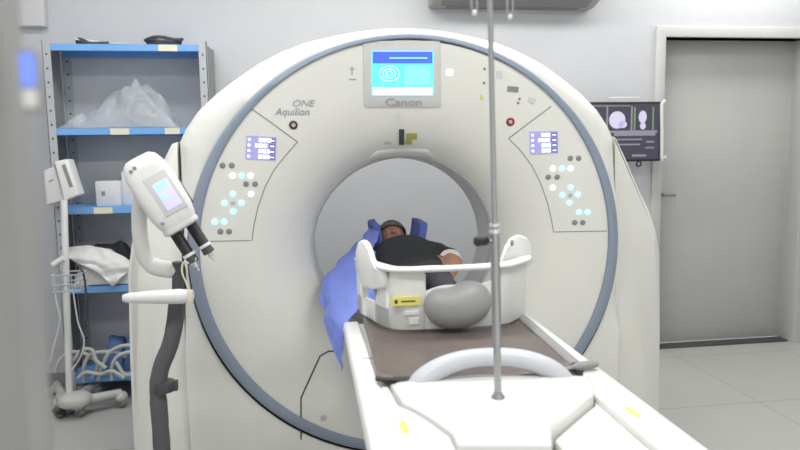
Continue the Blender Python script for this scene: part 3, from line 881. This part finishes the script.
b = MB(); b.tube([k0+Vector((-.016, -.004, 0)), k0+Vector((-.022, -.006, 0)), k0+Vector((-.046, -.012, 0)), k0+Vector((-.05, -.013, 0))], [.006, .011, .012, .009], 14); kn = b.build('clamp_knob', M['black'], IV)
b = MB(); b.cyl(k0, k0+Vector((-.018, -.004, 0)), .004); b.build('clamp_screw', M['chrome2'], kn)
for (px, py, dyy) in [(474.5, 13, -.03), (510, 17, .05)]:
    e = at_y(px, py, pb_.y+dyy); tp = pp(1.95)
    b = MB(); b.tube(smooth_path([tp, tp+(Vector((e.x, e.y, tp.z+.02))-tp)*.6, Vector((e.x+.004, e.y, tp.z-.02)), Vector((e.x+.006, e.y, e.z+.03)), e+Vector((.004, 0, .004)), e, e+Vector((-.005, 0, .006)), Vector((e.x-.007, e.y, e.z+.03)), Vector((e.x-.005, e.y, e.z+.065))], 5), .0024, 8)
    hk = b.build('hook', M['chrome'], IV)
    b = MB(); b.ellipsoid(e, .0055, .0055, .0065); b.build('hook_tip', M['white'], hk)

# ------------------------------------------------------------------ contrast injector
YI = -.4
IN = thing('contrast_injector', 'white contrast injector head with two syringes on a floor stand', 'injector', (at_y(160, 450, YI).x, YI, 0))
A = at_y(141, 164, YI); B = at_y(181, 226, YI)
ax = (B-A).normalized(); L = (B-A).length
dep = Vector((.12, -1, .28)); dep = (dep-ax*dep.dot(ax)).normalized(); sid = dep.cross(ax).normalized()
def sect(t, w, d, n=4.0, seg=28, sh=0.0):
    o_ = A+ax*(L*t); out = []
    for k in range(seg):
        a = 2*PI*k/seg; c_, s_ = math.cos(a), math.sin(a)
        out.append(o_ + sid*(w*math.copysign(abs(c_)**(2/n), c_)) + dep*(d*math.copysign(abs(s_)**(2/n), s_)+sh))
    return out
b = MB(); b.loft([sect(-.10, .022, .02), sect(-.09, .042, .035), sect(-.03, .058, .048), sect(.12, .070, .058), (sect(.45, .074, .062)), sect(.75, .072, .062), sect(.9, .064, .056), sect(.97, .058, .05)])
hd = b.build('injector_head', M['white'], IN, bevel=0, angle=50)
b = MB(); b.loft([sect(.96, .060, .05), sect(.99, .062, .052), sect(1.03, .060, .05), sect(1.05, .05, .04)]); b.build('head_collar', M['box'], IN)
def on_head(t, s, d): return A+ax*(L*t)+sid*s+dep*d
def hplate(name, m, t0, t1, s0, s1, d, th, parent):
    b = MB(); b.loft([[on_head(t0, s0, d), on_head(t0, s1, d), on_head(t1, s1, d), on_head(t1, s0, d)], [on_head(t0, s0, d+th), on_head(t0, s1, d+th), on_head(t1, s1, d+th), on_head(t1, s0, d+th)]])
    return b.build(name, m, parent, bevel=.0015)
sgn = 1 if sid.x > 0 else -1
hplate('screen_bezel', M['bezel'], .22, .80, sgn*-.025, sgn*.052, .056, .007, IN)
scn = hplate('screen', M['iscreen'], .34, .74, sgn*-.010, sgn*.042, .060, .0048, hd)
hplate('screen_strip', M['iscreen2'], .35, .44, sgn*-.006, sgn*.036, .0635, .002, hd)
hplate('screen_strip', M['iscreen2'], .50, .58, sgn*-.006, sgn*.012, .0635, .002, hd)
hplate('side_grip', M['dark'], .40, .80, sgn*.066, sgn*.076, -.01, .025, hd)
for (t, s) in [(.05, -.04), (.03, -.025), (.85, -.045)]:
    b = MB(); b.lathe([(.006, 0), (.006, .004), (.0001, .005)], on_head(t, sgn*s, .052), dep, 14); b.build('head_button', M['midgrey'], hd)
for s in (-.028, .030):
    o_ = A+ax*(L*1.03)+sid*(sgn*s)
    b = MB(); b.lathe([(.019, 0), (.019, .085), (.0205, .087)], o_, ax, 20); sy = b.build('syringe', M['black'], IN)
    b = MB(); b.lathe([(.022, .083), (.022, .093), (.02, .094)], o_, ax, 20); b.build('syringe_flange', M['white'], sy)
    b = MB(); b.lathe([(.018, .094), (.020, .115), (.016, .118)], o_, ax, 20); b.build('plunger_jaw', M['dark'], sy)
    b = MB(); b.lathe([(.008, .118), (.008, .135), (.003, .137), (.003, .15)], o_, ax, 14); b.build('tip', M['chrome2'], sy)
# yoke arm
yk = [at_y(px, py, YI+.06) for px, py in [(142, 193), (139.5, 212), (140, 235), (144, 255), (152, 265), (165, 269), (178, 270)]]
MB().tube(smooth_path(yk, 5), [.026]*20+[.03]*8+[.024]*3, 16, ((0, 1, 0), .8)).build('yoke_arm', M['bezel'], IN)
b = MB(); pvt = at_y(143, 196, YI+.04); b.lathe([(.022, -.05), (.024, 0), (.018, .012), (.0001, .014)], pvt, (-.4, -.9, .1), 20); b.build('pivot', M['white'], IN)
b = MB(); b.cyl(at_y(178, 262, YI+.06), at_y(178, 308, YI+.06), .02); b.build('neck_post', M['dark'], IN)
# tray arm
b = MB(); t0, t1 = at_y(123, 298, YI), at_y(193, 296, YI)
b.tube([t0, t0+(t1-t0)*.08, t0+(t1-t0)*.45, t0+(t1-t0)*.8, t1], [.012, .018, .024, .027, .022], 18, ((0, 0, 1), .95)); b.build('support_arm', M['white'], IN)
b = MB(); q = at_y(190, 296, YI-.02); b.box((q.x-.008, q.y-.01, q.z-.02), (q.x+.008, q.y+.01, q.z+.02)); b.build('arm_cap', M['tag'], IN, bevel=.003)
sp = [at_y(px, py, YI+.06) for px, py in [(177, 302), (175, 322), (170, 345), (161, 368), (158, 390), (160, 420), (162, 450)]]
sp.append(Vector((sp[-1].x+.002, sp[-1].y, .12)))
spp = smooth_path(sp, 5)
MB().tube(spp, [.029+.003*noise.noise(Vector((0, 0, i*.7))) for i in range(len(spp))], 16).build('cable_sleeve', M['sleeve'], IN)
b = MB(); q = at_y(163, 386, YI+.06); b.cyl(q+Vector((0, 0, -.018)), q+Vector((0, 0, .018)), .039); b.box((q.x+.03, q.y-.012, q.z-.018), (q.x+.05, q.y+.012, q.z+.018)); b.build('strap', M['dark'], IN, bevel=.003)
bx = sp[-1].x
MB().cyl((bx, YI+.06, .06), (bx, YI+.06, .13), .06, .045).build('hub', M['dark'], IN)
for k in range(5):
    a = 2*PI*k/5+.3; e = Vector((bx+.26*math.cos(a), YI+.06+.26*math.sin(a), .065))
    MB().tube([(bx, YI+.06, .085), e], [.028, .02], 10).build('leg', M['white'], IN)
    MB().cyl((e.x-.012, e.y, .035), (e.x+.012, e.y, .035), .035).build('caster', M['dark'], IN)
# thin line from the syringes
pth = [at_y(px, py, YI-.02) for px, py in [(196, 258), (193, 264), (184, 262), (182, 272), (187, 285), (189, 296)]]
MB().tube(smooth_path(pth, 6), .003, 8).build('fluid_line', M['tag'], IN)

# ------------------------------------------------------------------ scan monitor by the door
YM = 1.30
c0, c1 = at_y(588, 102, YM), at_y(660, 161, YM)
MN = thing('scan_monitor', 'dark monitor with brain scan images hanging on the wall by the door', 'monitor', ((c0.x+c1.x)/2, YM+.02, c1.z))
ms = MB().prism([(c0.x, c1.z), (c1.x, c1.z), (c1.x, c0.z), (c0.x, c0.z)], YM, YM+.035, 'XZ').build('casing', M['black'], MN, bevel=.005)
def mrect(mb, x0, y0, x1, y1, d):
    a, e = at_y(x0, y0, YM), at_y(x1, y1, YM); mb.box((a.x, YM-d, e.z), (e.x, YM+.002, a.z))
b = MB(); b.mi = 0; mrect(b, 590, 104, 658, 159, .002)
b.mi = 1
mrect(b, 592, 105.5, 630, 106.3, .003); mrect(b, 631, 106, 632, 131, .003); mrect(b, 606.5, 106, 607.5, 131, .003); mrect(b, 592, 131, 657, 132.5, .003); mrect(b, 614, 133, 655, 135.5, .003)
mrect(b, 646, 141, 654, 142.5, .003); mrect(b, 645, 147, 654, 148.3, .003); mrect(b, 632, 154.5, 646, 156.5, .003); mrect(b, 610, 139, 642, 140, .003); mrect(b, 610, 144, 640, 145, .003)
b.mi = 3; mrect(b, 652.5, 107, 653.3, 130, .003); mrect(b, 634, 107, 635, 131, .003)
b.mi = 2
for (x, y, rw, rh) in [(617, 120, 8.5, 8.5), (622.5, 124.5, 4.5, 3.5), (642.5, 117, 4.2, 6.2), (642.7, 126, 3, 3.4)]:
    q = at_y(x, y, YM); sx = .0064
    pts = [(q.x+rw*sx*math.cos(2*PI*k/24), q.z+rh*sx*math.sin(2*PI*k/24)) for k in range(24)]
    b.prism(pts, YM-.0035, YM-.001, 'XZ')
b.build('screen', [M['mscreen'], M['mline'], M['mscan'], M['mgreen']], ms, smooth=False)
b = MB(); e0, e1, e2_ = at_y(665, 100.5, YM), at_y(661.5, 104, YM), at_y(661.5, 157, YM)
b.tube([e0, e1, at_y(661.8, 130, YM), e2_, at_y(662.5, 160, YM), at_y(665, 159, YM), at_y(664.5, 156, YM)], .011, 8); b.build('mounting_frame', M['white'], MN)
b = MB(); mrect(b, 609, 97, 640, 98.5, .002); b.build('top_strip', M['white'], MN, bevel=.003)
b = MB(); b.box((1.5, YM+.03, 1.48), (1.6, YW, 1.56)); b.build('wall_bracket', M['dark'], MN, bevel=.004)
b = MB(); b.tube(smooth_path([at_y(640, 160, YM+.02), at_y(637, 163, YM+.01), at_y(637, 166, YM+.02), at_y(641, 165, YM+.05), at_y(640, 160, YM+.08)], 5), .005, 8); b.build('cable', M['black'], MN)

# ------------------------------------------------------------------ blue shelving
YS0, YS1 = 1.16, 1.465
SX0, SX1 = at_y(41.5, 45, YS0).x, at_y(206, 43, YS0).x
SHZ = [at_y(120, 44, YS0).z, at_y(120, 128, YS0).z, at_y(110, 207, YS0).z, at_y(110, 286, YS0).z, .16]
SU = thing('shelf_unit', 'grey metal shelving unit with blue shelves against the back wall', 'shelving', ((SX0+SX1)/2, 1.27, 0))
for (x, y, sx, sy) in [(SX0, YS0, 1, 1), (SX1, YS0, -1, 1), (SX0, YS1, 1, -1), (SX1, YS1, -1, -1)]:
    b = MB(); w_ = .042
    b.box((min(x, x+sx*w_), min(y, y+sy*.003), 0), (max(x, x+sx*w_), max(y, y+sy*.003), SHZ[0]+.02))
    b.box((min(x, x+sx*.003), min(y, y+sy*w_), 0), (max(x, x+sx*.003), max(y, y+sy*w_), SHZ[0]+.02))
    up = b.build('upright', M['shelfgrey'], SU, smooth=False)
    b = MB(); z = .08
    while z < SHZ[0]:
        b.cyl((x+sx*w_*.5, y+sy*.0-sy*.0008, z), (x+sx*w_*.5, y+sy*.004, z), .006, None, 8); z += .075
    b.build('bolt_holes', M['dark'], up)
for z in SHZ:
    b = MB(); b.prism([(YS0+.004, z), (YS1-.004, z), (YS1-.004, z-.035), (YS1-.012, z-.035), (YS1-.012, z-.008), (YS0+.012, z-.008), (YS0+.012, z-.035), (YS0+.004, z-.035)], SX0+.006, SX1-.006, 'YZ'); b.build('shelf', M['shelfblue'], SU, smooth=False)
MB().box((SX0+.006, YS1+.001, .1), (SX1-.006, YS1+.006, SHZ[0])).build('back_panel', M['shelfback'], SU, smooth=False)
MB().box((SX0-.004, YS0+.045, .1), (SX0-.0005, YS1-.045, SHZ[0])).build('side_panel', M['midgrey'], SU, smooth=False)
MB().box((SX1+.0005, YS0+.045, .1), (SX1+.004, YS1-.045, SHZ[0])).build('side_panel', M['midgrey'], SU, smooth=False)
for (x0, x1, z) in [(161, 180, 0), (108, 127, 1), (163, 178, 1), (86, 105, 2)]:
    a, e = at_y(x0, 100, YS0).x, at_y(x1, 100, YS0).x
    MB().box((a, YS0+.0005, SHZ[z]-.036), (e, YS0+.006, SHZ[z]-.002)).build('shelf_tag', M['tag'], SU, smooth=False)
# things on the shelves
zt = SHZ[0]
q = at_y(97, 41, YS0+.12)
b = MB(); rows = []
for i in range(9):
    rows.append([Vector((q.x-.11+.30*i/8, YS0+.06+.2*j/6, zt+.012+.035*max(0, 1-i/5)*(.6+.4*math.sin(j*1.3))+.006*noise.noise(Vector((i*.7, j*.6, 2))))) for j in range(7)])
b.grid(rows); o = b.build('folded_sheet', M['linen'], solid=.012, subsurf=1)
tag(o, 'crumpled pale sheet lying on the top of the blue shelves at left', 'folded sheet')
q = at_y(80, 38, YS0+.1)
b = MB(); b.tube(smooth_path([(q.x-.01, YS0+.09, zt+.018), (q.x+.0, YS0+.08, zt+.03), (q.x+.06, YS0+.07, zt+.013), (q.x+.16, YS0+.07, zt+.012)], 5), [.012]*5+[.016]*5+[.012]*6, 10); o = b.build('dark_strap', M['dark'])
tag(o, 'short dark strap beside the pale sheet on the top shelf', 'strap')
q = at_y(163, 39, YS0+.12)
b = MB()
for k in range(4):
    pth = [Vector((q.x+.10*math.cos(a*PI/10+k)*(.7+.1*k), YS0+.14+.07*math.sin(a*PI/10+k), zt+.010+.012*k+.006*math.sin(a+k))) for a in range(21)]
    b.tube(pth, .009, 8)
o = b.build('cable_coil', M['dark']); tag(o, 'small dark coil of cable on the right of the top shelf', 'cable coil')
# clear plastic bag
zs = SHZ[1]
def dome(px0, px1, Y0, Y1, z0, hfun, nx=28, ny=14, seed=0, amp=.03):
    x0, x1 = at_y(px0, 120, (Y0+Y1)/2).x, at_y(px1, 120, (Y0+Y1)/2).x
    rows = []
    for i in range(nx+1):
        u = i/nx; row = []
        for j in range(ny+1):
            v = j/ny
            e = (max(0, 1-abs(2*v-1)**3)**.6) * (max(0, 1-abs(2*u-1)**8))
            x = x0+(x1-x0)*u; y = Y0+(Y1-Y0)*v
            h = hfun(u)*e
            h += amp*e*(noise.noise(Vector((x*9, y*12, seed)))+.5*noise.noise(Vector((x*22, y*20, seed+5)))+.6*(.35-abs(noise.noise(Vector((x*13+y*6, y*15-x*5, seed+8))))))
            row.append(Vector((x+.02*noise.noise(Vector((u*6, v*5, seed+9)))*e, y+.015*noise.noise(Vector((u*6, v*5, seed+3)))*e, z0+.003+max(0, h))))
        rows.append(row)
    b = MB(); b.grid(rows)
    return b
bagh = lambda u: lerp_table([(0, .01), (.08, .035), (.3, .09), (.45, .13), (.55, .2), (.66, .255), (.74, .25), (.85, .17), (.95, .07), (1, .01)], u)
o = dome(57, 182, YS0+.04, YS0+.27, zs, bagh, 60, 30, 2, .075).build('plastic_bag', M['bag'], subsurf=1, solid=.002)
tag(o, 'crumpled clear plastic bag lying on the second blue shelf', 'plastic bag')
b = MB(); q = at_y(141, 110, YS0+.18)
b.tube([Vector((q.x+.075*math.cos(a*PI/12), YS0+.18+.03*math.sin(a*PI/12), zs+.105+.07*math.sin(a*PI/12))) for a in range(25)], .012, 10)
o = b.build('coiled_tubing', M['bag']); tag(o, 'pale loop of tubing seen through the clear plastic bag', 'tubing')
# boxes on the third shelf
zs = SHZ[2]
for (x0, y0, x1, Yf, lab) in [(95, 182, 119.5, YS0+.06, 'low white carton on the third shelf with a small grey mark'), (121, 172, 140, YS0+.10, 'taller white carton on the third shelf partly behind the injector')]:
    a, e = at_y(x0, y0, Yf), at_y(x1, y0, Yf)
    t = thing('carton', lab, 'box', ((a.x+e.x)/2, Yf+.06, zs))
    MB().box((a.x, Yf, zs+.001), (e.x, Yf+.13, a.z)).build('body', M['card'], t, bevel=.002)
    MB().box((a.x+.002, Yf+.002, a.z), (e.x-.002, Yf+.128, a.z+.003)).build('lid', M['white'], t)
    if x0 == 95:
        MB().box((a.x+.03, Yf-.001, zs+.06), (a.x+.05, Yf+.002, zs+.085)).build('mark', M['midgrey'], t)
        MB().box((a.x+.055, Yf-.001, zs+.02), (a.x+.10, Yf+.002, zs+.06)).build('printed_label', M['box'], t)
# linen on the fourth shelf
zs = SHZ[3]
o = dome(66, 131, YS0+.02, YS0+.20, zs, lambda u: lerp_table([(0, .10), (.3, .15), (.6, .17), (.8, .13), (1, .02)], u), 26, 14, 4, .04).build('sheet_pile', M['linen'], subsurf=1, solid=.004)
tag(o, 'heap of crumpled white sheets on the fourth blue shelf', 'sheets')
b = MB(); rows = []
pts = [[(67, 247, .05), (84, 246, .04), (98, 247, .03), (112, 251, .03), (126, 258, .03)], [(67, 256, .0), (84, 258, -.01), (98, 260, -.02), (114, 262, -.02), (131, 265, .0)], [(76, 262, -.01), (90, 265, -.02), (103, 268, -.03), (117, 271, -.03), (130, 269, -.01)], [(90, 269, -.02), (98, 273, -.03), (106, 280, -.035), (113, 286, -.035), (125, 273, -.03)]]
g0 = [[at_y(x, y, YS0+d) for x, y, d in r] for r in pts]
cl = [smooth_path([g0[i][j] for i in range(4)], 5) for j in range(5)]
rows = []
for i in range(len(cl[0])):
    rows.append([p + Vector((.2, -1, .6))*(.016*noise.noise(Vector((p.x*16, p.z*30, 1)))+.008*noise.noise(p*40)) for p in smooth_path([cl[j][i] for j in range(5)], 5)])
b.grid(rows)
o = b.build('hanging_sheet', M['linen'], solid=.005, subsurf=1)
tag(o, 'white sheet spilling over the front edge of the fourth shelf', 'sheet')
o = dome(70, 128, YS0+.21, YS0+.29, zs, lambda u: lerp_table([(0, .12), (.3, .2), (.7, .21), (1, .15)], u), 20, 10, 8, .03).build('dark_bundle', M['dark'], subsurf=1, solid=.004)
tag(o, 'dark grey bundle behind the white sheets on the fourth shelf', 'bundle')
# bottom shelf: hoses and blue cloth
zs = SHZ[4]
for (x0, x1, h, lab, sd) in [(92, 112, .17, 'small blue cloth bundle among the hoses left of the other one', 3), (112, 134, .20, 'larger blue cloth bundle among the hoses near the scanner', 6)]:
    o = dome(x0, x1, YS0+.06, YS0+.26, zs, lambda u: h, 14, 10, sd, .04).build('cloth_bundle', M['cloth_blue'], subsurf=1, solid=.004)
    tag(o, lab, 'cloth')
HOSE = [
    ([(55, 372), (60, 360), (72, 352), (88, 355), (98, 365), (92, 378)], 'pale hose arching at the left of the bottom shelf'),
    ([(84, 382), (84, 366), (90, 355), (102, 352), (116, 352), (126, 357)], 'pale hose looping over the small blue bundle'),
    ([(98, 380), (104, 362), (110, 352), (122, 346), (138, 345)], 'pale hose arching up highest toward the scanner'),
    ([(112, 380), (112, 366), (118, 356), (130, 352), (140, 352)], 'pale hose just below the highest hose by the scanner'),
    ([(116, 362), (124, 374), (132, 374), (140, 370)], 'short pale hose across the larger blue bundle'),
    ([(78, 378), (86, 372), (100, 374), (112, 371), (124, 378)], 'pale hose lying nearly flat just above the bottom shelf edge'),
    ([(74, 360), (82, 350), (92, 350), (96, 360), (106, 368)], 'pale hose kinking down beside the stand pole')]
for k, (pts, lab) in enumerate(HOSE):
    P_ = [at_y(x, y, YS0-.02-.012*k) for x, y in pts]
    o = MB().tube(smooth_path(P_, 6), .0105, 10).build('hose', M['hose']); tag(o, lab, 'hose', 'pale hoses at the bottom of the shelves')

# ------------------------------------------------------------------ rolling stand with console, left
YT = .90
base = at_z(74, 408, 0.05)
ST = thing('rolling_stand', 'white rolling equipment stand with tilted console beside the blue shelves', 'equipment stand', (base.x, base.y, 0))
YT = base.y+.02
pt = at_y(64, 200, YT); pbm = at_y(68, 380, YT)
MB().cyl((pbm.x, YT, .09), (pt.x, YT, pt.z), .017).build('pole', M['white'], ST)
c4 = [at_y(x, y, YT) for x, y in [(54, 161.5), (67, 159), (79, 195), (64, 201)]]
b = MB(); b.loft([c4, [p+Vector((.0, .10, 0)) for p in c4]]); cs = b.build('console_front', M['white'], ST, bevel=.008, bseg=3)
c5 = [at_y(x, y, YT-.002) for x, y in [(61.5, 165), (65, 164), (73, 186.5), (69.5, 187.5)]]
b = MB(); b.loft([c5, [p+Vector((0, .01, 0)) for p in c5]]); b.build('console_display', M['midgrey'], cs, smooth=False)
c6 = [at_y(x, y, YT+.02) for x, y in [(43, 171), (54, 166), (64.5, 200.5), (46, 205.5)]]
b = MB(); b.loft([c6, [p+Vector((0, .09, 0)) for p in c6]]); cs2 = b.build('console_back', M['box'], ST, bevel=.008, bseg=3)
c7 = [at_y(x, y, YT+.018) for x, y in [(48.5, 181), (53, 179), (53.3, 180.5), (49, 182.5)]]
b = MB(); b.loft([c7, [p+Vector((0, .006, 0)) for p in c7]]); b.build('console_slot', M['midgrey'], cs2, smooth=False)
# basket on the pole
q = at_y(68, 272, YT)
b = MB()
for dz in (0, -.05, -.085): 
    pts = [(q.x-.05, YT-.10, q.z+dz), (q.x+.09, YT-.10, q.z+dz), (q.x+.09, YT+.02, q.z+dz), (q.x-.05, YT+.02, q.z+dz), (q.x-.05, YT-.10, q.z+dz)]
    b.tube([Vector(p) for p in pts], .004, 6)
for k in range(8):
    x = q.x-.05+.14*k/7; b.cyl((x, YT-.10, q.z-.085), (x, YT-.10, q.z), .0025, None, 6)
b.build('wire_basket', M['shelfgrey'], ST)
b = MB(); q = at_y(58, 262, YT-.05); b.tube([q+Vector((-.025, 0, -.015)), q+Vector((.03, 0, .02))], .016, 10); b.build('hand_probe', M['white'], ST)
b = MB(); b.tube(smooth_path([at_y(x, y, YT-.04) for x, y in [(75, 262), (84, 276), (86, 310), (82, 345), (76, 372)]], 6), .006, 8); b.build('black_cable', M['dark'], ST)
b = MB(); b.tube(smooth_path([at_y(x, y, YT-.05) for x, y in [(73, 290), (78, 322), (84, 340), (80, 358), (70, 372)]], 6), .004, 8); b.build('pale_cable', M['box'], ST)
b = MB(); b.tube(smooth_path([at_y(x, y, YT-.03) for x, y in [(53, 275), (56, 300), (60, 320), (54, 345), (50, 362)]], 6), .005, 8); b.build('pale_cable', M['box'], ST)
# base hub, legs, casters
hub = Vector((pbm.x, YT, .09))
b = MB(); b.ellipsoid((hub.x+.04, YT-.03, .10), .085, .075, .04, None, 20, 12, .8); b.build('base_cover', M['hose'], ST)
for (px, py) in [(80, 416), (122, 407), (60, 412), (58, 398), (97, 398)]:
    e = at_z(px, py, 0.0)
    MB().tube([hub+Vector((0, -.05, 0)), Vector((e.x, e.y, .085))], [.028, .022], 10).build('leg', M['hose'], ST)
    cst = MB().cyl((e.x-.013, e.y-.01, .04), (e.x+.013, e.y+.01, .04), .038).build('caster', M['midgrey'], ST)
    b = MB(); b.ellipsoid((e.x, e.y, .062), .034, .04, .03); b.build('caster_hood', M['hose'], cst)
# tangled line near the stand feet
b = MB(); b.tube(smooth_path([at_z(x, y, .012) for x, y in [(52, 411), (58, 408), (66, 413), (60, 417), (54, 412), (70, 414), (80, 406)]], 6), .006, 8)
o = b.build('floor_cable', M['dark']); tag(o, 'dark cable curled on the floor at the stand feet', 'cable')

for o in list(S.objects):
    if '_loc' in o: del o['_loc']
